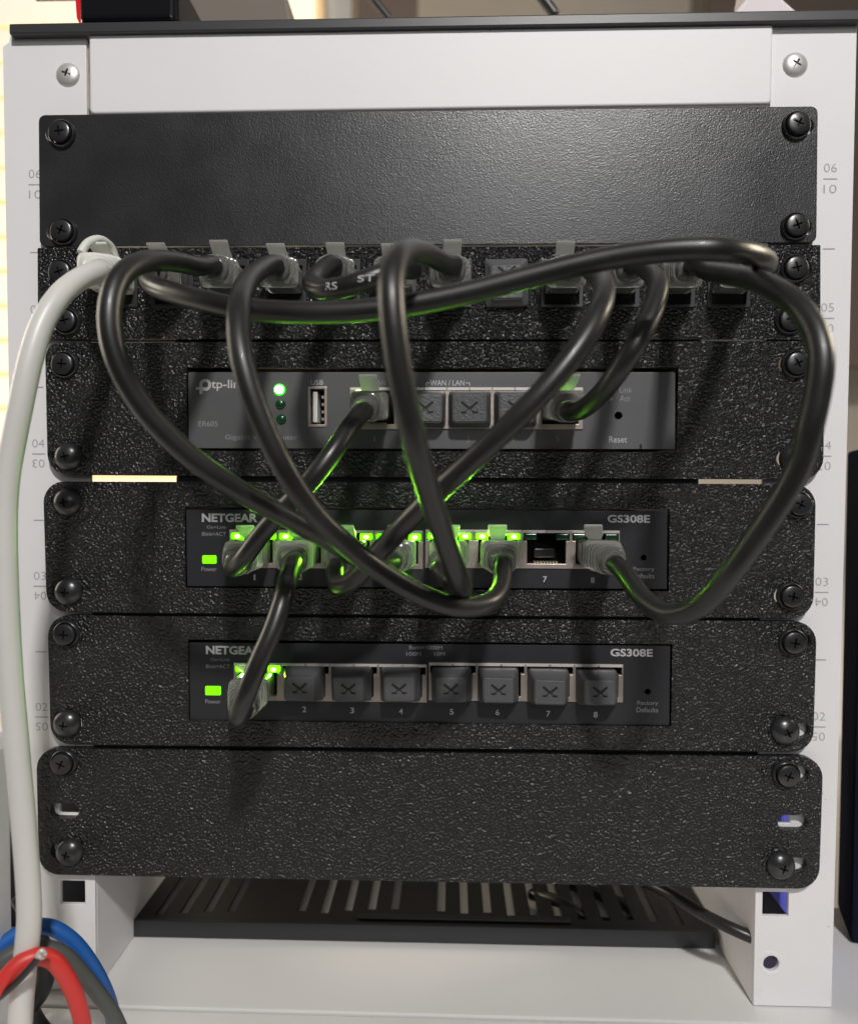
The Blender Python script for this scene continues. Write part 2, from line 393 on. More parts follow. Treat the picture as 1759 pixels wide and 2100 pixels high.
# things on the tray
g = thing('small_device', (-95, 20, TZ(250)), 'black glossy device with a red left side lying on the top tray', 'device')
a = at(160, 38, 6); b = at(362, 30, 6)
mb = MB(); mb.box(a.x, b.x, 6, 60, min(a.z, b.z)-1, a.z+16); link('case', mb.mesh('case'), mat('gloss_black', (.006, .006, .008), .15), g, bevel=2.2, seg=4)
mb = MB(); mb.quad_prism([(a.x-.6, a.z-1), (a.x-.6, a.z+16), (a.x-3.4, a.z+16), (a.x-2.6, a.z+3)], 10, 58); link('red_side', mb.mesh('side'), mat('red_plastic', (.75, .01, .02), .3), g, bevel=.4)
a = at(365, 35, 40); b = at(580, 30, 40)
mb = MB(); mb.quad_prism([(a.x-10, a.z-1), (b.x, a.z-1), (b.x-6, a.z+30), (a.x-10, a.z+30)], 70, 110); tag(link('taupe_box', mb.mesh('box'), mat('taupe_card', (.17, .145, .12), .7), bevel=1), 'taupe brown box on the top tray right of the black device', 'box')
a = at(1570, 14, 60)
mb = MB(); mb.quad_prism([(a.x-13, a.z-3), (a.x+14, a.z-3), (a.x+7, a.z+3), (a.x+2, a.z+22), (a.x-5, a.z+22), (a.x-8, a.z+3)], 60, 75); tag(link('paper_tissue', mb.mesh('tissue'), mat('white_paper', (.75, .70, .72), .8), bevel=1.2), 'crumpled white tissue on the top tray near its right end', 'tissue')
a = at(130, 30, 80)
mb = MB(); mb.quad_prism([(a.x-4, a.z-3), (a.x+14, a.z-3), (a.x+14, a.z+12), (a.x+6, a.z+8)], 62, 66); tag(link('pink_sheet', mb.mesh('sheet'), mat('pink_paper', (.6, .33, .36), .7)), 'faded pink paper sheet behind the black device on the tray', 'paper')

chip = mat('paint_chip_grey', (.25, .23, .22), .7)
for (px, py, r_, yy) in ((1699, 1901, .28, 0), (1006, 62, .22, -1.4), (1020, 61, .16, -1.4), (1047, 60, .2, -1.4), (1072, 62, .18, -1.4), (1692, 1640, .15, 0), (1560, 2030, .14, 0), (118, 1930, .2, 0)):
    P = at(px, py, yy); mb = MB(); mb.quad_prism([(P.x+r_*random.uniform(.6, 1.3)*math.cos(k), P.z+r_*random.uniform(.6, 1.2)*math.sin(k)) for k in (0, 1, 2, 3.1, 4.2, 5.2)], yy-.03, yy+.02); link('paint_chip', mb.mesh('chip'), chip, rack)
P = [at(*p, -1.45) for p in ((1541, 181), (1553, 192), (1566, 206), (1571, 222))]; mb = MB(); sweep_pts = P
# ---------------------------------------------------------------- tube / plug builders
mat_core = mat('plug_core_grey', (.03, .03, .03), .45)
def catmull(P, per=10):
    out = []; n = len(P)
    for i in range(n-1):
        p0 = P[max(i-1, 0)]; p1 = P[i]; p2 = P[i+1]; p3 = P[min(i+2, n-1)]
        # centripetal
        def tj(t, a, b): return t+max((a-b).length, 1e-4)**.5
        t0 = 0; t1 = tj(t0, p0, p1) if i > 0 else t0+1e-3; t2 = tj(t1, p1, p2); t3 = tj(t2, p2, p3) if i < n-2 else t2+1e-3
        for k in range(per):
            t = t1+(t2-t1)*k/per
            A1 = (t1-t)/(t1-t0)*p0+(t-t0)/(t1-t0)*p1; A2 = (t2-t)/(t2-t1)*p1+(t-t1)/(t2-t1)*p2; A3 = (t3-t)/(t3-t2)*p2+(t-t2)/(t3-t2)*p3
            B1 = (t2-t)/(t2-t0)*A1+(t-t0)/(t2-t0)*A2; B2 = (t3-t)/(t3-t1)*A2+(t-t1)/(t3-t1)*A3
            out.append((t2-t)/(t2-t1)*B1+(t-t1)/(t2-t1)*B2)
    out.append(P[-1]); return out
def smooth_path(pts, it=6):
    for _ in range(it):
        pts = [pts[0]]+[(pts[i-1]+pts[i]*2+pts[i+1])/4 for i in range(1, len(pts)-1)]+[pts[-1]]
    return pts
def sweep(mb, pts, r, n=20, sect=None, cap=True):
    T = [(pts[min(i+1, len(pts)-1)]-pts[max(i-1, 0)]).normalized() for i in range(len(pts))]
    u = T[0].cross(Vector((0, 0, 1)))
    if u.length < .1: u = T[0].cross(Vector((1, 0, 0)))
    u.normalize(); rings = []
    for i, p in enumerate(pts):
        u = (u-T[i]*u.dot(T[i])).normalized(); v = T[i].cross(u)
        rr = r(i/(len(pts)-1)) if callable(r) else r
        rings.append([p+rr*(math.cos(2*math.pi*k/n)*u+math.sin(2*math.pi*k/n)*v) for k in range(n)])
    mb.loft(rings, cap); return mb
def plug(parent, base, end, body=clear, tab=tabm, ex=(0, 0), scale=1.0, tabang=0.0, arch=False):
    """base: Vector port centre (mm); end: Vector where the cable leaves the boot"""
    L = (end-base).length; n = 32
    def ctr(s):                              # straight for the first 8 mm, then easing to end
        p0 = base; p1 = Vector((base.x, base.y-9, base.z)); p2 = end
        if s < .4: return p0.lerp(p1, s/.4)
        t = (s-.4)/.6; mid = Vector((base.x, base.y-9-(base.y-9-end.y)*.5, base.z))
        return (1-t)**2*p1+2*t*(1-t)*mid+t*t*p2
    secs = []; NS = 44
    for k in range(NS+1):
        s = k/NS; c = ctr(s); d = (ctr(min(s+.01, 1))-ctr(max(s-.01, 0))).normalized()
        u = d.cross(Vector((0, 0, 1))).normalized()*-1; v = u.cross(d).normalized()
        t = max(0, (s-.36)/.64); t_ = t*t*(3-2*t)
        hw = 5.75*(1-t_)+4.1*t_; hh = 4.0*(1-t_)+4.1*t_; e = 7*(1-t_)+2*t_
        if .42 < s < .90: 
            rb = .5*math.sin((s-.42)/.48*math.pi*2*6); hw += rb; hh += rb
        if s > .96: hw -= .5*(s-.96)/.04; hh -= .5*(s-.96)/.04
        ring = []
        for i in range(n):
            a = 2*math.pi*i/n; ca, sa = math.cos(a), math.sin(a)
            ring.append(c+u*(hw*scale*math.copysign(abs(ca)**(2/e), ca))+v*(hh*scale*math.copysign(abs(sa)**(2/e), sa)))
        secs.append(ring)
    mb = MB(); mb.loft(secs); me = smooth_by_angle(mb.mesh('plug'), 50)
    po = link('plug', me, body, parent)
    cb_ = MB(); cb_.quad_prism(rect(base.x-4.4, base.z-2.9, base.x+4.4, base.z+2.6, .8, 3), base.y-7.5, base.y+2.5); link('opaque_core', cb_.mesh('core'), mat_core, po)  # dark core added to stop bright refraction through the clear plug
    # latch tab: wide strip rising outward above the body
    hs = random.uniform(.82, 1.02) if base.z > 40 else 1.0; tabang = tabang or random.uniform(-1.1, .8)
    mb = MB(); prof = [(base.y+2, 3.4), (base.y-3, 4.4), (base.y-6.5, 5.6), (base.y-10, 7.2), (base.y-12.5, 8.6)]
    rings = []
    for k, (yy, zz) in enumerate(prof):
        hw = 2.3 if k < 2 else 2.9
        sx = tabang*(base.y-yy)/12
        x = base.x+sx; z = base.z+zz*scale*(hs if k > 1 else 1); th = .9
        rings.append([Vector((x-hw, yy, z)), Vector((x+hw, yy, z)), Vector((x+hw, yy, z+th)), Vector((x-hw, yy, z+th))])
    mb.loft(rings); link('latch', mb.mesh('latch'), tab, po, bevel=.3)
    if arch:
        mb = MB(); pts = [Vector((base.x+1, base.y-2, base.z+4.5)), Vector((base.x+.5, base.y-5, base.z+9.5)), Vector((base.x-1, base.y-10, base.z+10.5)), Vector((base.x-3, base.y-14, base.z+8)), Vector((base.x-4, base.y-16, base.z+4.5))]
        pts = smooth_path(catmull(pts, 8), 2); sweep(mb, pts, 1.3, 12)
        for v_ in mb.v: v_.x = pts[0].x*S+(v_.x-pts[0].x*S)*1.0
        link('latch_guard', smooth_by_angle(mb.mesh('guard')), body, po)
    return po
cables_info = []
def cable(name, label, group, base0, end0, mids, base1=None, end1=None, r=2.75, m=cab, body=clear, tab=tabm, loc=None, cat='network cable', tabs=(0, 0), arch=False, scale=1.0):
    B0 = at(*base0); E0 = at(*end0)
    t = thing(name, (B0 if loc is None else loc), label, cat, group)
    pts = []
    d0 = (E0-B0).normalized()
    pts += [E0-(E0-Vector((B0.x, B0.y-9, B0.z))).normalized()*6, E0]
    e0o = E0+(E0-Vector((B0.x, B0.y-6, B0.z))).normalized()*3.5; pts.append(e0o)
    pts += [at(*p) for p in mids]
    if base1:
        B1 = at(*base1); E1 = at(*end1)
        pts += [E1+(E1-Vector((B1.x, B1.y-6, B1.z))).normalized()*3.5, E1, E1-(E1-Vector((B1.x, B1.y-9, B1.z))).normalized()*6]
    path = smooth_path(catmull(pts, 10), 10); ph = random.uniform(0, 6)
    for i in range(14, len(path)-14):
        u_ = min(1, (i-14)/15, (len(path)-14-i)/15); path[i] = path[i]+Vector((math.sin(i*.17+ph), 0, math.cos(i*.13+ph*2)))*.15*u_
    mb = MB(); sweep(mb, path, r, 22)
    o = link('jacket', mb.mesh('cable'), m, t, smooth_=True)
    plug(t, B0, E0, body, tab, tabang=tabs[0], arch=arch, scale=scale)
    if base1: plug(t, B1, E1, body, tab, tabang=tabs[1])
    return t, path

# ---------------------------------------------------------------- panels
def slots(side_dx=(0, 0), zs=None, hl=4.9, hh=2.55):
    out = []
    for (z, sd) in zs:
        cx = (-118.3+side_dx[0]) if sd < 0 else (118.3+side_dx[1]); out.append(rect(cx-hl, z-hh, cx+hl, z+hh, hh-.05, 6))
    return out
def panel(name, label, cat, corners, rad, y0, y1, m, key, extra_holes=(), dx=(-.3, .8), extra_slots=(), group=None, bevel=.35):
    q = quad(*corners, y0); out = rounded(q, rad)
    cx = sum(p[0] for p in q)/4; cz = min(p[1] for p in q)
    t = thing(name, (cx, y0, cz), label, cat, group)
    zs = [(Z(px, py, y0-2), -1 if px < 900 else 1) for (px, py, k) in panels_screws[key]]
    zs += list(extra_slots)
    face = link('faceplate', plate_mesh('faceplate', out, slots(dx, zs)+list(extra_holes), y0, y1), m, t, bevel=bevel)
    for (px, py, k) in panels_screws[key]: screw(t, px, py, y0, k)
    return t
P1 = panel('blank_panel', 'smooth black powder coated blank panel, topmost under the white cross panel', 'blank panel',
      ((79, 235), (1677, 217), (1674, 497), (81, 505)), 2.2, -2.2, -.1, blackcoat, 'p1', group='black blank rack panels', bevel=.5)
YP = -2.9
# twelve keystone openings
KX = [240+114*i+(4 if i == 3 else 0) for i in range(12)]
kh = []
for x in KX:
    a = prect(x-44, 531, x+44, 631, YP); kh.append(rect(a[0], a[1], a[2], a[3]))
P2 = panel('patch_panel', 'low textured black panel with twelve keystone ports, second from top, full of plugs', 'patch panel',
      ((77, 508), (1682, 502), (1682, 696), (78, 695)), .4, YP, -.1, printed, 'p2', extra_holes=kh)
for i, x in enumerate(KX):
    a = prect(x-43.4, 531.6, x+43.4, 630.4, YP)
    inner = prect(x-34, 546, x+34, 624, YP)
    k = link('keystone_jack', plate_mesh('keystone', rect(*a), [rect(*inner)], YP-.5, 2.5), smooth, P2, bevel=.25)
    bk = MB(); bk.box(inner[0]-.5, inner[2]+.5, 2.6, 3.4, inner[1]-.5, inner[3]+.5)
    m2 = prect(x-34, 603, x+34, 624, YP); bk.box(m2[0]+.2, m2[2]-.2, -2.2, 2.5, m2[1]+.1, m2[3])
    link('jack_recess', bk.mesh('recess'), dark, k)
def dev_hole(c, grow): 
    x0, y0, x1, y1 = c; a = prect(x0-grow, y0-grow-2, x1+grow, y1+grow, YP); return rect(*a)
# router mount
c3 = [(386, 762), (1384, 762), (1384, 921), (387, 919)]
h3 = prect(383, 754, 1388, 927, YP)
P3 = panel('router_mount', 'textured black rack mount framing the grey router, third panel from top', 'rack mount',
      ((92, 702), (1690, 699), (1688, 984), (98, 974)), [7, 7, 5, 5], YP, -.1, printed, 'p3', extra_holes=[rect(*h3)], dx=(0, .5), group='black device rack mounts')
h4 = prect(379, 1039, 1371, 1213, YP)
P4 = panel('switch_mount', 'textured black rack mount framing the upper switch, with a long vertical seam at its left', 'rack mount',
      ((88, 987), (1673, 993), (1667, 1268), (96, 1255)), 7, YP, -.1, printed, 'p4', extra_holes=[rect(*h4)], dx=(0, .5), group='black device rack mounts')
h5 = prect(386, 1312, 1376, 1490, YP)
P5 = panel('switch_mount', 'textured black rack mount framing the lower switch, just above the bottom blank panel', 'rack mount',
      ((97, 1262), (1675, 1275), (1667, 1543), (104, 1527)), 7, YP, -.1, printed, 'p5', extra_holes=[rect(*h5)], dx=(0, 3.2), group='black device rack mounts')
P6 = panel('blank_panel', 'coarse textured black blank panel with open slots, lowest on the rack', 'blank panel',
      ((74, 1535), (1688, 1553), (1679, 1824), (80, 1794)), 7, YP, -.1, printed, 'p6', dx=(X(132, 1664, YP)+118.3, X(1626, 1688, YP)-118.3), extra_slots=[(Z(132, 1664, YP), -1), (Z(1626, 1688, YP), 1)], group='black blank rack panels')
# thin seams cut in the mounts
def seam(parent, segs):
    mb = MB()
    for (x0, y0, x1, y1) in segs:
        p = at(x0, y0, YP); q = at(x1, y1, YP); stroke(mb, (p.x, p.z), (q.x, q.z), .45, YP-.04, YP+.1)
    link('seam_line', mb.mesh('seam'), dark, parent)
seam(P4, [(314, 1012, 314, 1236), (346, 1226, 347, 1254), (345, 992, 345, 1014), (1635, 1022, 1635, 1180)] if 0 else [(314, 1012, 314, 1236), (346, 1226, 347, 1254), (345, 992, 345, 1014)])
seam(P3, [(354, 925, 354, 972)]); seam(P5, [(349, 1264, 349, 1290), (349, 1480, 349, 1526)])
# printed trays behind the mounts that carry the devices
for P, hz, zl, zh in ((P3, h3, Z(900, 979, 0), Z(900, 690, 0)), (P4, h4, Z(900, 1275, 0), Z(900, 981, 0)), (P5, h5, Z(900, 1545, 0), Z(900, 1256, 0))):
    bx0, bx1 = X(366, 980, 2), X(1428, 985, 2)
    fl = MB()
    for (a_, b_, c_, d_, e_) in ((bx0, bx1, hz[3]+3.1, zh+.3, .1), (X(366, 980, 14), X(1428, 985, 14), zl-.4, hz[1]-3.1, 12.5)): fl.box(a_, b_, e_, e_+12, c_, d_)
    link('back_flange', fl.mesh('flange'), smooth, P)
    mb = MB(); mb.box(hz[0]-4, hz[0]-.6, 0, 90, hz[1]-3, hz[3]+3); mb.box(hz[2]+.6, hz[2]+4, 0, 90, hz[1]-3, hz[3]+3)
    mb.box(hz[0]-.5, hz[2]+.5, 0, 90, hz[1]-3, hz[1]-.7); mb.box(hz[0]-.5, hz[2]+.5, 0, 90, hz[3]+.7, hz[3]+3)
    link('cradle', mb.mesh('cradle'), smooth, P)

for (P, py) in ((P5, 1262), (P6, 1537), (P3, 699)):
    mb = MB(); z_ = Z(880, py, 0); mb.box(-110.8, 110.8, .05, 2.5, z_-5, z_+5) if P is not P3 else mb.box(-110.8, 110.8, .05, 2.5, z_-.2, z_+4)
    link('seam_backing', mb.mesh('back'), smooth, P)  # added strips that stop the bright wall showing through the panel seams
# ---------------------------------------------------------------- devices
YF = -2.3
def led_lamp(x, z, dev, e=.0016, y=-3.25):
    # the light each lit LED throws forward out of its port
    l = bpy.data.lights.new('led_glow', 'AREA'); l.spread = math.radians(112); l.shape = 'RECTANGLE'; l.size = .0013; l.size_y = .0009; l.energy = e*LEDK; l.color = (.30, 1, .03)
    o = bpy.data.objects.new('led_glow', l); C.objects.link(o); o.parent = dev; o.location = Vector((x, y, z))*S-dev.location; o.rotation_euler = (-math.pi/2, 0, 0)
LEDK = 2.3
def jack_block(dev, x0, y0, x1, y1, n, leds, kind, open_ports=()):
    """metal shield with n openings; leds: string per port, two characters (1 lit, 0 unlit, - none)"""
    a = prect(x0, y0, x1, y1, YF-.5); pw = (a[2]-a[0])/n; H = a[3]-a[1]
    holes = []
    for i in range(n):
        c = a[0]+pw*(i+.5)
        ow = pw*.40; zb = a[1]+H*.12; zm = a[1]+H*.72; zt = a[3]-H*.07; nw = pw*.2; lw = pw*.47
        if kind == 'sw': pts = [(c-ow, zb), (c+ow, zb), (c+ow, zm), (c+lw, zm), (c+lw, zt), (c-lw, zt), (c-lw, zm), (c-ow, zm)]
        else: pts = [(c-ow, zb), (c+ow, zb), (c+ow, zt-H*.12), (c+nw*1.6, zt-H*.12), (c+nw*1.6, zt), (c-nw*1.6, zt), (c-nw*1.6, zt-H*.12), (c-ow, zt-H*.12)]
        holes.append(pts)
    sh = link('jack_shield', plate_mesh('shield', rect(*a), holes, YF-.5, YF+1.5), jackm, dev, bevel=.12)
    mb = MB()
    for i in range(n*2):
        xa = a[0]+pw*(i*.5)+.25; mb.box(xa, xa+pw*.5-.6, YF-.75, YF-.52, a[3]-H*.07, a[3]-.05)
    link('shield_lip', mb.mesh('lip'), jackw, sh)
    for i in range(n):
        c = a[0]+pw*(i+.5); ow = pw*.40; zb = a[1]+H*.12; zm = a[1]+H*.72; zt = a[3]-H*.07; lw = pw*.47
        mb = MB(); y0_, y1_ = YF+1.55, 9
        mb.box(c-lw-.2, c+lw+.2, 8.2, 9, a[1]+.3, a[3]); mb.box(c-lw-.4, c-lw-.05, y0_, 8.2, a[1]+.3, a[3]); mb.box(c+lw+.05, c+lw+.4, y0_, 8.2, a[1]+.3, a[3])
        mb.box(c-lw, c+lw, y0_, 8.2, a[1]+.2, zb-.05); mb.box(c-lw, c+lw, y0_, 8.2, zt+.05, a[3]-.1)
        cav = link('port_cavity', mb.mesh('cavity'), dark, dev)
        if i in open_ports:
            mb = MB(); mb.box(c-3.6, c+3.6, 2, 8, zb+H*.12, zb+H*.38); link('port_tongue', mb.mesh('tongue'), smooth, cav, bevel=.5)
            mb = MB()
            for k in range(8): xx = c-3.55+k*1.014; mb.box(xx-.3, xx+.3, YF+.9, 1.8, zb+.15, zb+.62)
            link('contact_pins', mb.mesh('pins'), goldm, cav)
        if kind == 'sw':
            for s_, ch in zip((-1, 1), leds[i]):
                if ch == '-': continue
                xa, xb = sorted((c+s_*(pw*.2), c+s_*(pw*.455)))
                mb = MB(); mb.box(xa, xb, YF-.62, YF+1, zm+.35, zt-.25)
                l = link('port_led', mb.mesh('led'), ledon if ch == '1' else ledoff, dev, bevel=.35)
                mm = (xa+xb)/2; zz = (zm+zt)/2
                if ch == '1':
                    led_lamp(mm, zz, dev)
                    hot = revolve([(0, YF-.86), (.5, YF-.82), (.78, YF-.63), (0, YF-.63)], 16)
                    for v_ in hot.v: v_.x = v_.x*1.2+mm*S; v_.z = v_.z*.8+zz*S
                    link('led_core', hot.mesh('core'), ledhot, l, smooth_=True)
    return a, pw
def dustplug(cx, cz, w_, h_, y, label, mdz=0, group='dark dust plugs in unused ports', fw_=.74, tall=6.5):
    t = thing('dust_plug', (cx, y, cz), label, 'dust plug', group); tilt = (random.uniform(-.035, .035), random.uniform(-.03, .03), random.uniform(-.05, .05))
    mb = MB(); rings = []
    for (yy, s1, s2, dz) in ((y+3, .5, .5, 0), (y-.6, .5, .5, 0), (y-1.6, .49, .49, 0), (y-tall+.6, fw_/2+.02, fw_/2+.02, -.25), (y-tall, fw_/2, fw_/2, -.3)):
        r = rect(cx-w_*s1, cz-h_*s2+dz, cx+w_*s1, cz+h_*s2+dz, 1.1, 4); rings.append([Vector((p[0], yy, p[1])) for p in r])
    mb.loft(rings); link('cap', smooth_by_angle(mb.mesh('cap'), 25), dustsm, t)
    fx, fz = w_*fw_/2-.35, h_*fw_/2-.35
    mb = MB(); mb.quad_prism(rect(cx-fx, cz-.3-fz, cx+fx, cz-.3+fz, .5, 3), y-tall-.35, y-tall+.2)
    link('raised_pad', mb.mesh('pad'), dust, t, bevel=.15)
    mb = MB(); yy0, yy1 = y-tall-.42, y-tall-.30
    u = min(fx, fz)*.62; z0 = cz-.3+mdz
    stroke(mb, (cx-u*.95, z0+u*.75), (cx, z0-u*.02), .75, yy0, yy1); stroke(mb, (cx, z0-u*.06), (cx+u*.95, z0+u*.75), .75, yy0-.004, yy1); stroke(mb, (cx, z0), (cx-u*.6, z0-u*.5), .32, yy0-.006, yy1); stroke(mb, (cx, z0), (cx+u*.6, z0-u*.5), .32, yy0-.008, yy1)
    mb.box(cx-u, cx-u*.35, yy0, yy1, z0-u*.62, z0-u*.38); mb.box(cx+u*.35, cx+u, yy0, yy1, z0-u*.62, z0-u*.38)
    link('arrow_mark', mb.mesh('mark'), dark, t)
    t.rotation_euler = tilt; return t
def device(name, label, cat, corners, m, jacks, group=None, depth=84):
    q = quad(*corners, YF)
    t = thing(name, (sum(p[0] for p in q)/4, YF, q[0][1]), label, cat, group)
    holes = []
    for j in jacks: a = prect(j[0], j[1], j[2], j[3], YF-.5); holes.append(rect(a[0]+.1, a[1]+.1, a[2]-.1, a[3]-.1))
    return t, q, holes
# --- router
rq = ((386, 763), (1384, 763), (1384, 921), (387, 919))
router, q, holes = device('router', 'slim grey metal router with a round lit green light and USB port', 'router', rq, grey, [(717, 794, 818, 880), (824, 794, 1195, 880)])
usb = prect(632, 793, 670, 875, YF)
rsx, rsz = X(1268, 852, YF), Z(1268, 852, YF)
link('front_face', plate_mesh('face', rounded(q, .6), holes+[rect(usb[0]+.5, usb[1]+.5, usb[2]-.5, usb[3]-.5), circ(rsx, rsz, 1.25)], YF, YF+1.5), grey, router, bevel=.35)
mb = MB(); mb.box(q[0][0]+.5, q[1][0]-.5, 9.5, 80, q[0][1]+.5, q[2][1]-.5); mb.box(q[0][0]+.5, q[0][0]+1.5, YF+1.6, 9.4, q[0][1]+.5, q[2][1]-.5); mb.box(q[1][0]-1.5, q[1][0]-.5, YF+1.6, 9.4, q[0][1]+.5, q[2][1]-.5)
mb.box(q[0][0]+1.6, q[1][0]-1.6, YF+1.6, 9.4, q[0][1]+.2, q[0][1]+.7); mb.box(q[0][0]+1.6, q[1][0]-1.6, YF+1.6, 9.4, q[2][1]-.7, q[2][1]-.3)
link('case', mb.mesh('case'), smooth, router)
jack_block(router, 717, 794, 818, 880, 1, ['--'], 'rt', (0,)); jack_block(router, 824, 794, 1195, 880, 4, ['--']*4, 'rt')
us = link('usb_port', plate_mesh('usb', rect(usb[0]-.1, usb[1]-.1, usb[2]+.1, usb[3]+.1, .5), [rect(usb[0]+.75, usb[1]+.75, usb[2]-.75, usb[3]-.75)], YF-.35, 6), jackm, router, bevel=.15)
mb = MB(); mb.box(usb[0]+1.4, usb[0]+2.9, YF+.6, 6, usb[1]+1.5, usb[3]-1.5); link('usb_tongue', mb.mesh('tongue'), whiteplastic, us, bevel=.2)
mb = MB(); mb.box(usb[0]+.6, usb[2]-.6, 5.5, 6.2, usb[1]+.6, usb[3]-.6); link('usb_cavity', mb.mesh('cav'), dark, us)
mb = MB()
for k in range(4): zc = usb[1]+2.6+k*2.4; mb.box(usb[2]-1.9, usb[2]-.8, YF+1.2, 2, zc-.45, zc+.45)
link('usb_contacts', mb.mesh('con'), jackm, us)
for (px, py, r_, m_) in ((573, 799, 1.95, mat('led_power_bright', (.04, 1, .02), .3, emit=1.5)), (575, 829, 1.7, ledoff), (577, 860, 1.7, ledoff)):
    P = at(px, py, YF); rv = revolve([(0, YF-.9), (r_*.55, YF-.75), (r_*.9, YF-.35), (r_, YF-.02), (0, YF-.02)], 28)
    for v_ in rv.v: v_.x += P.x*S; v_.z += P.z*S
    link('indicator_light', rv.mesh('led'), m_, router, smooth_=True)
for (px, py) in ((735, 806), (1114, 807), (1147, 805)):
    P = at(px, py, YF); rv = revolve([(0, YF-1.2), (.7, YF-1.1), (1.05, YF-.8), (1.1, YF-.5), (0, YF-.5)], 20)
    for v_ in rv.v: v_.x += P.x*S; v_.z += P.z*S
    link('port_led', rv.mesh('led'), ledhot, router, smooth_=True); led_lamp(P.x, P.z, router, .00035, -3.7)
P = at(573, 799, YF); rv = revolve([(0, YF-1.25), (.8, YF-1.15), (1.3, YF-.85), (1.42, YF-.5), (0, YF-.5)], 24)
for v_ in rv.v: v_.x += P.x*S; v_.z += P.z*S
link('light_core', rv.mesh('core'), mat('led_core_white', (.6, 1, .5), .3, emit=12), router, smooth_=True); led_lamp(P.x, P.z, router, .0003, -3.75)
# logo and words
mb = MB(); P = at(421, 789, YF)
cx, cz = P.x, P.z
outr = circ(cx, cz, 1.95, 28); inr = circ(cx, cz, 1.0, 28)
lg = plate_mesh('logo', outr, [inr], YF-.06, YF+.01); link('logo_ring', lg, print_w, router)
mb.box(cx-1.9, cx-1.02, YF-.065, YF+.01, cz-3.0, cz); mb.box(cx-3.1, cx-.1, YF-.07, YF+.01, cz-1.55, cz-.75)
link('logo_cross', mb.mesh('cross'), print_w, router)
text(router, 'tp-link', 470, 790, 23, YF, print_w, wpx=74, bold=.012)
text(router, 'USB', 650, 784, 10, YF, print_w, wpx=26)
text(router, 'WAN', 775, 785, 11, YF, print_g, wpx=30)
text(router, 'WAN / LAN', 917, 785, 11, YF, print_w, wpx=70, bold=.006)
mb = MB()
for (a, b) in (((874, 785), (881, 785)), ((874, 785), (874, 791)), ((955, 785), (963, 785)), ((963, 785), (963, 791))):
    p = at(*a, YF); r_ = at(*b, YF); stroke(mb, (p.x, p.z), (r_.x, r_.z), .25, YF-.05-.004*b[1] % .01, YF+.01)
link('bracket_lines', mb.mesh('br'), print_w, router)
for s_, px in (('1', 768), ('2', 865), ('3', 960), ('4', 1051), ('5', 1144)): text(router, s_, px, 900, 12, YF, print_g, wpx=6 if s_ != '1' else 3)
text(router, 'Link', 1283, 799, 12, YF, print_g, wpx=25); text(router, 'Act', 1281, 817, 12, YF, print_g, wpx=21)
for (px, py) in ((1254, 799), (1253, 818)):
    P = at(px, py, YF); mb = MB(); mb.quad_prism(circ(P.x, P.z, .62, 16), YF-.05, YF+.01); link('legend_dot', mb.mesh('dot'), print_g, router)
text(router, 'Reset', 1267, 901, 13, YF, print_w, wpx=36)
text(router, 'ER605', 427, 869, 11, YF, print_g, wpx=40); text(router, 'Gigabit VPN Router', 536, 898, 13, YF, print_g, wpx=150)
m_ = prect(1311, 911, 1316, 921, YF); mb = MB(); mb.box(m_[0], m_[2], YF-.05, YF+.1, m_[1], m_[3]); link('latch_notch', mb.mesh('n'), dark, router)
# --- switches
def switch(corners, y0, y1, xs, leds, label, txt_dx, txt_dy, open_ports, nums, extra):
    (xa, xb, xc, xd) = xs
    t, q, holes = device('network_switch', label, 'network switch', corners, swface, [(xa, y0, xb, y1), (xc, y0, xd, y1)], 'black network switches')
    fdx = X(1320+txt_dx, 1144+txt_dy, YF); fdz = Z(1320+txt_dx, 1144+txt_dy, YF)
    link('front_face', plate_mesh('face', rounded(q, .5), holes+[circ(fdx, fdz, 1.0, 20)], YF, YF+1.4), swface, t, bevel=.3)
    mb = MB(); mb.box(q[0][0]+.5, q[1][0]-.5, 9.5, 80, q[0][1]+.5, q[2][1]-1); mb.box(q[0][0]+1, q[1][0]-1, YF+1.5, 9.4, q[0][1]+.4, q[0][1]+1); mb.box(q[0][0]+1, q[1][0]-1, YF+1.5, 9.4, q[2][1]-2, q[2][1]-1.2)
    link('case', mb.mesh('case'), smooth, t)
    jack_block(t, xa, y0, xb, y1, 4, leds[:4], 'sw', [i for i in open_ports if i < 4])
    jack_block(t, xc, y0, xd, y1, 4, leds[4:], 'sw', [i-4 for i in open_ports if i > 3])
    text(t, 'NETGEAR', 471+txt_dx, 1062+txt_dy*.988, 18, YF, print_w, wpx=116, bold=.035)
    text(t, 'GS308E', 1289+txt_dx*.7, 1064+txt_dy*.999, 16, YF, print_w, wpx=86, bold=.025)
    text(t, 'On=Link', 444+txt_dx, 1081+txt_dy*.988, 7, YF, print_g, wpx=40); text(t, 'Blink=ACT', 439+txt_dx, 1095+txt_dy*.988, 8, YF, print_g, wpx=50)
    text(t, 'Power', 429+txt_dx, 1167+txt_dy*.988, 9, YF, print_g, wpx=32)
    text(t, 'Factory', 1320+txt_dx, 1168+txt_dy, 10, YF, print_g, wpx=42); text(t, 'Defaults', 1319+txt_dx, 1181+txt_dy, 10, YF, print_g, wpx=44)
    text(t, 'Both=1000M', 873, 1054+txt_dy*.997, 8, YF, print_g, wpx=68); text(t, '100M', 848, 1067+txt_dy*.997, 8, YF, print_g, wpx=30); text(t, '10M', 901, 1067+txt_dy*.997, 8, YF, print_g, wpx=22)
    for s_, (px, py) in nums.items(): text(t, s_, px, py, 12, YF, print_w, wpx=8 if s_ != '1' else 4, bold=.01)
    a = prect(*extra, YF); mb = MB(); mb.quad_prism(rect(*a, .4, 3), YF-.25, YF+.1); link('power_light', mb.mesh('led'), ledsoft, t, bevel=.1)
    return t
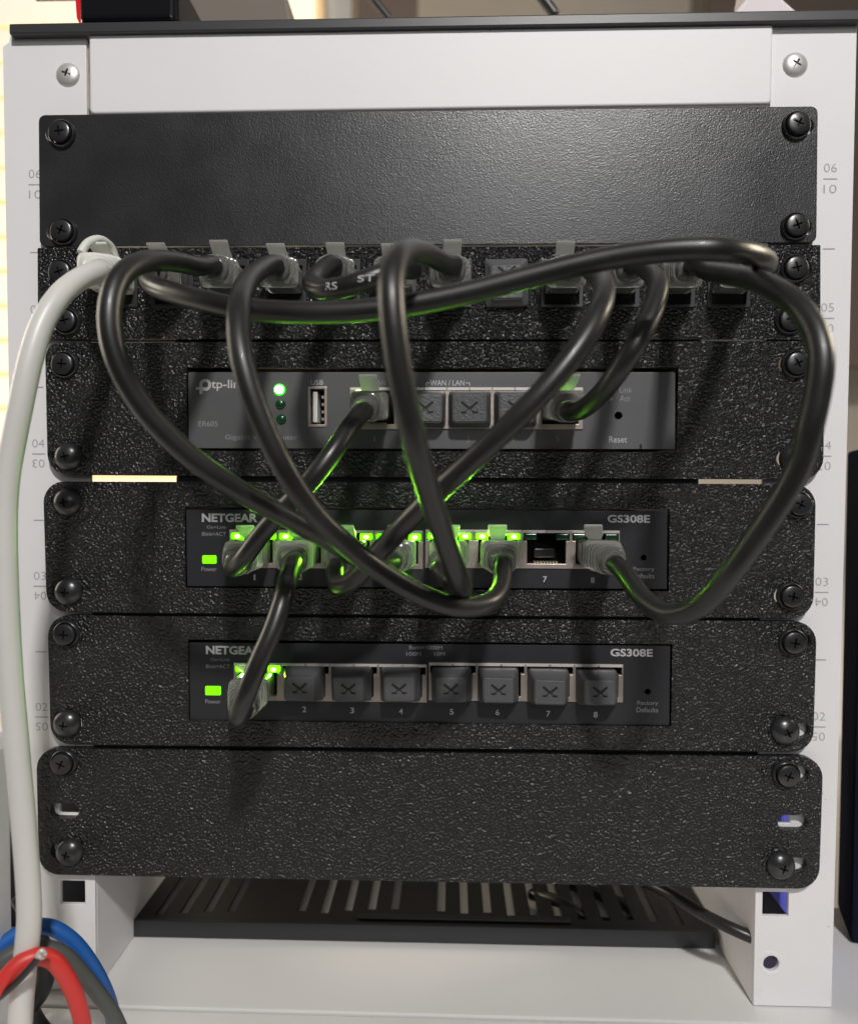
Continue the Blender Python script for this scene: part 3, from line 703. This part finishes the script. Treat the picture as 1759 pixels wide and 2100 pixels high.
SW1 = switch(((382, 1045), (1368, 1048), (1367, 1208), (384, 1202)), 1086, 1167, (470, 867, 872, 1270), ['11', '11', '11', '11', '11', '11', '00', '00'],
   'black eight port switch crowded with seven plugs and bright green port lights', 0, 0, (6,),
   {'1': (522, 1184), '2': (616, 1183), '3': (718, 1185), '4': (817, 1186), '5': (921, 1187), '6': (1020, 1187), '7': (1117, 1188), '8': (1215, 1190)}, (415, 1139, 444, 1156))
SW2 = switch(((388, 1318), (1374, 1325), (1372, 1488), (390, 1478)), 1359, 1441, (479, 875, 879, 1277), ['11', '--', '--', '--', '--', '--', '--', '--'],
   'black eight port switch with one plug and seven dust plugs, below the crowded one', 8, 275, (),
   {'2': (624, 1455), '3': (722, 1457), '4': (822, 1459), '5': (926, 1460), '6': (1020, 1461), '7': (1124, 1464), '8': (1221, 1466)}, (421, 1407, 453, 1426))
for i, (x, y) in enumerate(((625, 1399), (722, 1400), (822, 1401), (926, 1402), (1021, 1403), (1123, 1405), (1222, 1407))):
    P = at(x, y, YF)
    dustplug(P.x, P.z, 13.3, 11.2, YF-.6, 'dark square dust plug above the number %d on the lower switch' % (i+2))
for lab, x in (('partly hidden dark dust plug in the router port left of the WAN / LAN pair centre', 871), ('fully visible dark dust plug in the middle port of the grey router', 963), ('dark dust plug in the router port beside the plugged fifth port', 1056)):
    P = at(x, 839, YF); dustplug(P.x, P.z, 13.6, 11.6, YF-.6, lab, fw_=.8, tall=5)
P = at(KX[7], 582, YP); dustplug(P.x, P.z, 13.8, 15.2, YP-.3, 'tall dark dust plug in the only empty patch panel port', mdz=2.6, fw_=.72, tall=3.5)

# ---------------------------------------------------------------- cables
G = 'black patch cables with clear plugs'
YB = 1.5
def kp(i): return (KX[i], 577, YP+1)
def ke(i, dpx=0, dpy=0, y=-18): 
    f_ = 250/(250+y); return (867+(KX[i]-867)*f_*.995+dpx, 981+(577-981)*f_+dpy+2, y)
SX = [519, 618, 718, 818, 921, 1020, 1120, 1219]
def sp(i): return (SX[i], 1131, -2.5)
cable('patch_cable', 'black cable arching over the others from the second patch port to the twelfth', G, kp(1), ke(1, -4, 4),
   [(306, 572, -34), (325, 590, -46), (400, 612, -56), (500, 634, -61), (640, 641, -64), (780, 632, -65), (940, 604, -65), (1100, 565, -66), (1250, 530, -68), (1380, 512, -71), (1480, 510, -72), (1548, 521, -64), (1572, 538, -48), (1565, 548, -34)], kp(11), ke(11, 0, 0))
cable('patch_cable', 'leftmost long black cable, looping from the third patch port down to the upper switch', G, kp(2), ke(2),
   [(408, 546, -32), (350, 535, -48), (288, 540, -62), (242, 572, -70), (223, 640, -74), (240, 735, -74), (300, 845, -71), (392, 940, -66), (490, 1006, -60), (590, 1060, -52), (680, 1112, -43), (745, 1152, -36), (785, 1162, -31)], sp(3), (806, 1150, -22))
cable('patch_cable', 'black cable in a wide U from the fourth patch port to switch port 6', G, kp(3), ke(3),
   [(535, 552, -34), (504, 578, -52), (490, 635, -68), (494, 725, -75), (525, 838, -76), (578, 955, -74), (640, 1045, -69), (705, 1112, -63), (780, 1172, -58), (865, 1222, -54), (945, 1246, -50), (1003, 1236, -44), (1028, 1198, -34)], sp(5), (1030, 1156, -24), tabs=(-.6, 0))
SHORT = cable('patch_cable', 'short black cable with faint white print joining the fifth and sixth patch ports', G, kp(4), ke(4),
   [(656, 562, -28), (640, 583, -38), (672, 593, -46), (725, 583, -49), (790, 562, -48), (838, 550, -42), (842, 552, -31)], kp(5), ke(5), r=2.9)
cable('patch_cable', 'nearest upright black cable hanging in front of the router from the seventh patch port', G, kp(6), ke(6),
   [(912, 540, -32), (880, 520, -54), (842, 512, -76), (812, 530, -90), (803, 580, -96), (806, 660, -98), (818, 760, -97), (840, 865, -94), (865, 955, -88), (890, 1045, -79), (915, 1118, -69), (940, 1185, -58), (950, 1208, -46), (930, 1200, -35)], sp(4), (905, 1165, -26))
cable('patch_cable', 'black cable running diagonally down left from the ninth patch port to switch port 3', G, kp(8), ke(8),
   [(1205, 550, -34), (1238, 578, -54), (1228, 640, -69), (1168, 738, -75), (1082, 838, -76), (985, 930, -72), (895, 1008, -65), (830, 1075, -58), (775, 1135, -50), (728, 1188, -44), (692, 1200, -37)], sp(2), (692, 1160, -25))
cable('patch_cable', 'black cable from the tenth patch port dropping to the last router port', G, kp(9), ke(9),
   [(1325, 553, -30), (1350, 582, -42), (1338, 642, -50), (1300, 712, -54), (1260, 772, -50), (1224, 815, -42), (1192, 840, -33)], (1148, 838, -2.5), (1167, 843, -24), tabs=(0, 1.5))
cable('patch_cable', 'black cable making the big outer loop at the right down to switch port 8', G, kp(10), ke(10),
   [(1450, 556, -30), (1500, 563, -46), (1560, 576, -62), (1625, 617, -77), (1668, 677, -84), (1683, 740, -87), (1676, 815, -87), (1660, 880, -86), (1640, 950, -83), (1600, 1030, -79), (1545, 1112, -74), (1485, 1190, -68), (1430, 1245, -61), (1372, 1262, -54), (1316, 1226, -44), (1285, 1182, -34)], sp(7), (1260, 1156, -26), tabs=(0, -2.8))
cable('patch_cable', 'thin black cable from the first router port down left to switch port 1', G, (764, 838, -2.5), (747, 843, -24),
   [(728, 862, -34), (697, 905, -42), (660, 957, -46), (616, 1010, -46), (568, 1060, -43), (524, 1110, -40), (494, 1150, -36)], sp(0), (484, 1160, -25))
cable('patch_cable', 'black cable linking port 2 of the upper switch to port 1 of the lower switch', G, sp(1), (603, 1154, -24),
   [(594, 1178, -34), (583, 1218, -42), (560, 1290, -47), (530, 1362, -49), (505, 1425, -49), (488, 1462, -46), (490, 1470, -38)], (527, 1402, -2.5), (500, 1457, -27))
t, path = cable('white_network_cable', 'thick white network cable with white boot hanging down the left side of the rack', None, kp(0), (206, 558, -26),
   [(165, 572, -38), (122, 605, -47), (88, 660, -52), (64, 735, -55), (44, 820, -56), (27, 905, -56), (15, 985, -56), (10, 1080, -56), (11, 1200, -56), (20, 1370, -56), (33, 1500, -56), (45, 1650, -56), (56, 1800, -56), (60, 1900, -56), (48, 2010, -56), (40, 2125, -56), (38, 2300, -56)], r=3.05, m=wcab, body=wplug, tab=wplug, arch=True, scale=1.1)
# faint jacket print on the short cable
def free_cable(name, label, pts, r, m, cat='cable', group=None):
    P = [at(*p) for p in pts]; mb = MB(); sweep(mb, smooth_path(catmull(P, 10), 6), r, 18)
    o = link(name, mb.mesh(name), m, None, smooth_=True); tag(o, label, cat, group); return o
free_cable('blue_cable', 'blue cable arching at the lower left corner', [(-60, 1990, -44), (0, 1942, -42), (38, 1915, -40), (92, 1899, -38), (145, 1926, -36), (184, 1973, -34), (211, 2022, -32), (228, 2068, -30), (240, 2150, -28)], 2.15, mat('blue_jacket', (.012, .10, .36), .4))
free_cable('grey_cable', 'dark grey cable arching between the blue and the red one', [(-60, 2020, -50), (0, 1972, -48), (38, 1950, -46), (85, 1943, -44), (130, 1957, -42), (167, 1995, -40), (201, 2038, -38), (232, 2080, -36), (262, 2150, -34)], 2.15, mat('grey_jacket', (.075, .08, .075), .45))
free_cable('red_cable', 'red cable arching in front at the lower left corner', [(-60, 2110, -64), (0, 2022, -62), (35, 1980, -60), (70, 1963, -58), (105, 1967, -56), (134, 2002, -54), (156, 2048, -52), (169, 2098, -50), (176, 2160, -48)], 2.25, mat('red_jacket', (.60, .035, .03), .42))
free_cable('black_lead', 'loose black lead hanging behind the red cable', [(40, 1840, -16), (62, 1880, -18), (95, 1990, -18), (80, 2040, -18), (60, 2070, -18), (90, 2120, -18)], 2.9, cab)
free_cable('black_wire', 'thin black wire running along under the red cable', [(-20, 2060, -62), (30, 2020, -63), (62, 1985, -63), (80, 1963, -63)], .9, cab)
free_cable('wire_tie', 'small shiny metal wire tie on the red cable', [(76, 1966, -63), (80, 1955, -64), (86, 1950, -64), (92, 1956, -63), (88, 1964, -64), (80, 1962, -66)], .55, silver, 'wire tie')
free_cable('power_lead', 'black power lead running out of the rack bottom at the right', [(1300, 1800, 40), (1372, 1832, 24), (1440, 1875, 14), (1500, 1905, 7), (1560, 1932, 4), (1600, 1960, 6)], 2.1, cab)
free_cable('coiled_lead', 'coiled black lead lying on the vented shelf', [(1090, 1835, 60), (1150, 1850, 50), (1220, 1890, 45), (1285, 1895, 45), (1300, 1870, 50), (1240, 1840, 60), (1170, 1815, 70)], 2.3, cab)
free_cable('antenna_rod', 'black antenna rod above the tray, left of centre', [(735, -40, 150), (775, 10, 150), (800, 40, 150)], 2.2, smooth, 'antenna', 'antenna rods above the tray')
free_cable('antenna_rod', 'black antenna rod above the tray, right of centre', [(1085, -40, 120), (1112, -5, 120), (1138, 30, 120)], 2.6, smooth, 'antenna', 'antenna rods above the tray')

# ---------------------------------------------------------------- things at the edges
# white adapter box at lower left
ab = thing('power_adapter', (-90, -50, -120), 'white plastic adapter box cut by the left edge of the photo', 'power adapter')
a = at(19, 1497, -36); b = at(29, 2100, -36)
mb = MB(); mb.quad_prism([(a.x-50, b.z-60), (b.x, b.z-60), (a.x+.6, a.z-4), (a.x-1.2, a.z), (a.x-50, a.z+2)], -52, -36)
link('case', mb.mesh('case'), whiteplastic, ab, bevel=1.6, seg=4)
mb = MB(); mb.box(a.x-40, a.x-1.5, -49, -39, a.z-2, a.z+6.5); link('end_cap', mb.mesh('cap'), mat('grey_cap', (.18, .18, .18), .5), ab, bevel=.8)
# vented shelf low in the rack
l0 = desk_y(275, 1928); 
ysh = 32.0
xl = X(272, 1915, ysh); xr = X(1464, 1935, ysh)
zt = Z(870, 1897, ysh); zb = DESKZ+.4
sh = thing('vented_shelf', ((xl+xr)/2, ysh+60, zb), 'black vented metal shelf lying under the lowest blank panel', 'shelf')
sl = []
xx = xl+9
while xx < xr-6:
    k_ = 1-abs(2*(xx-xl)/(xr-xl)-1); y_ = ysh+3+7*k_+random.uniform(-1.2, 1.2)
    if .93 < k_ or .17 < (xx-xl)/(xr-xl) < .25: xx += 9.1; continue
    sl.append([(xx-1.6, y_), (xx+1.6, y_), (xx+1.6, ysh+60), (xx-1.6, ysh+60)]); xx += 9.1
pl = plate_mesh('deck', [(xl, ysh), (xr, ysh), (xr, ysh+150), (xl, ysh+150)], sl, zt-1.2, zt)
for v_ in pl.vertices: v_.co = Vector((v_.co.x, v_.co.z, v_.co.y))
bm = bmesh.new(); bm.from_mesh(pl); bmesh.ops.recalc_face_normals(bm, faces=bm.faces); bm.to_mesh(pl); bm.free()
link('deck', pl, mat('shelf_black', (.010, .010, .011), .5), sh, bevel=.2)
mb = MB(); mb.box(xl, xr, ysh-1.2, ysh-.02, zb, zt+.3); link('front_lip', mb.mesh('lip'), swface, sh, bevel=.3)
mb = MB(); mb.box(X(735, 1890, ysh+5), X(1170, 1890, ysh+5), ysh+2, ysh+4.5, zt+.1, zt+1.4); link('stiffening_bar', mb.mesh('bar'), swface, sh, bevel=.5)
# black box with a dark blue sheen to the right, and a blue carton behind the post
mb = MB(); xc = X(1724, 1500, 62); v = [(xc, 62), (xc-8, 36), (xc+130, 20), (xc+140, 62)]
zz0, zz1 = DESKZ+.2, 18
me = bpy.data.meshes.new('tower')
vs = [Vector((x, y, z))*S for z in (zz0, zz1) for (x, y) in v]
me.from_pydata(vs, [], [[0, 1, 2, 3], [7, 6, 5, 4], [0, 4, 5, 1], [1, 5, 6, 2], [2, 6, 7, 3], [3, 7, 4, 0]])
tag(link('computer_case', me, mat('navy_matte', (.008, .010, .022), .95, spec=.05), bevel=1.5), 'black computer case at the right edge beside the rack', 'computer case')
mb = MB(); mb.quad_prism([(146, DESKZ+.2), (154, DESKZ+.2), (154, DESKZ+66), (126, DESKZ+66), (126, DESKZ+26)], 36, 38)
tag(link('blue_folder', mb.mesh('folder'), mat('blue_card', (.10, .11, .62), .5)), 'blue folder seen through the lower right square hole of the rack', 'folder')
mb = MB(); mb.box(122, 158, 44, 50, DESKZ+.2, DESKZ+72)  # dark slab added so the right post holes do not show bright desk
tag(link('dark_backing_slab', mb.mesh('slab'), mat('slab_black', (.006, .007, .012), .5)), 'black slab added behind the blue folder to darken the right post holes', 'backing slab')
mb = MB(); mb.box(-180, -113, 36, 42, DESKZ+.2, DESKZ+72)  # dark sheet added so the left post holes look dark
tag(link('dark_backing_sheet', mb.mesh('backing_sheet'), mat('backing_navy', (.008, .012, .03), .5)), 'dark navy sheet added behind the left rack post to darken its holes', 'folder')
# faint lettering printed on the short cable
SC, spath = SHORT
for s_, px, py, wp in (('RS', 683, 588, 30), ('ST', 752, 577, 30)):
    tx = text(SC, s_, px, py, 14, -49, print_w, wpx=wp, name='jacket_print')
    for v in tx.data.vertices:
        p = v.co/S; b = min(spath, key=lambda q: (q-p).length); i = spath.index(b)
        d = (spath[min(i+1, len(spath)-1)]-spath[max(i-1, 0)]).normalized(); w_ = p-b; b = b+d*w_.dot(d); w_ = p-b
        zoff = max(-2.6, min(2.6, w_.z)); rr = 2.97
        n = Vector((0, -math.sqrt(rr*rr-zoff*zoff), zoff)); n = (n-d*n.dot(d)).normalized()*rr
        v.co = (b+n)*S
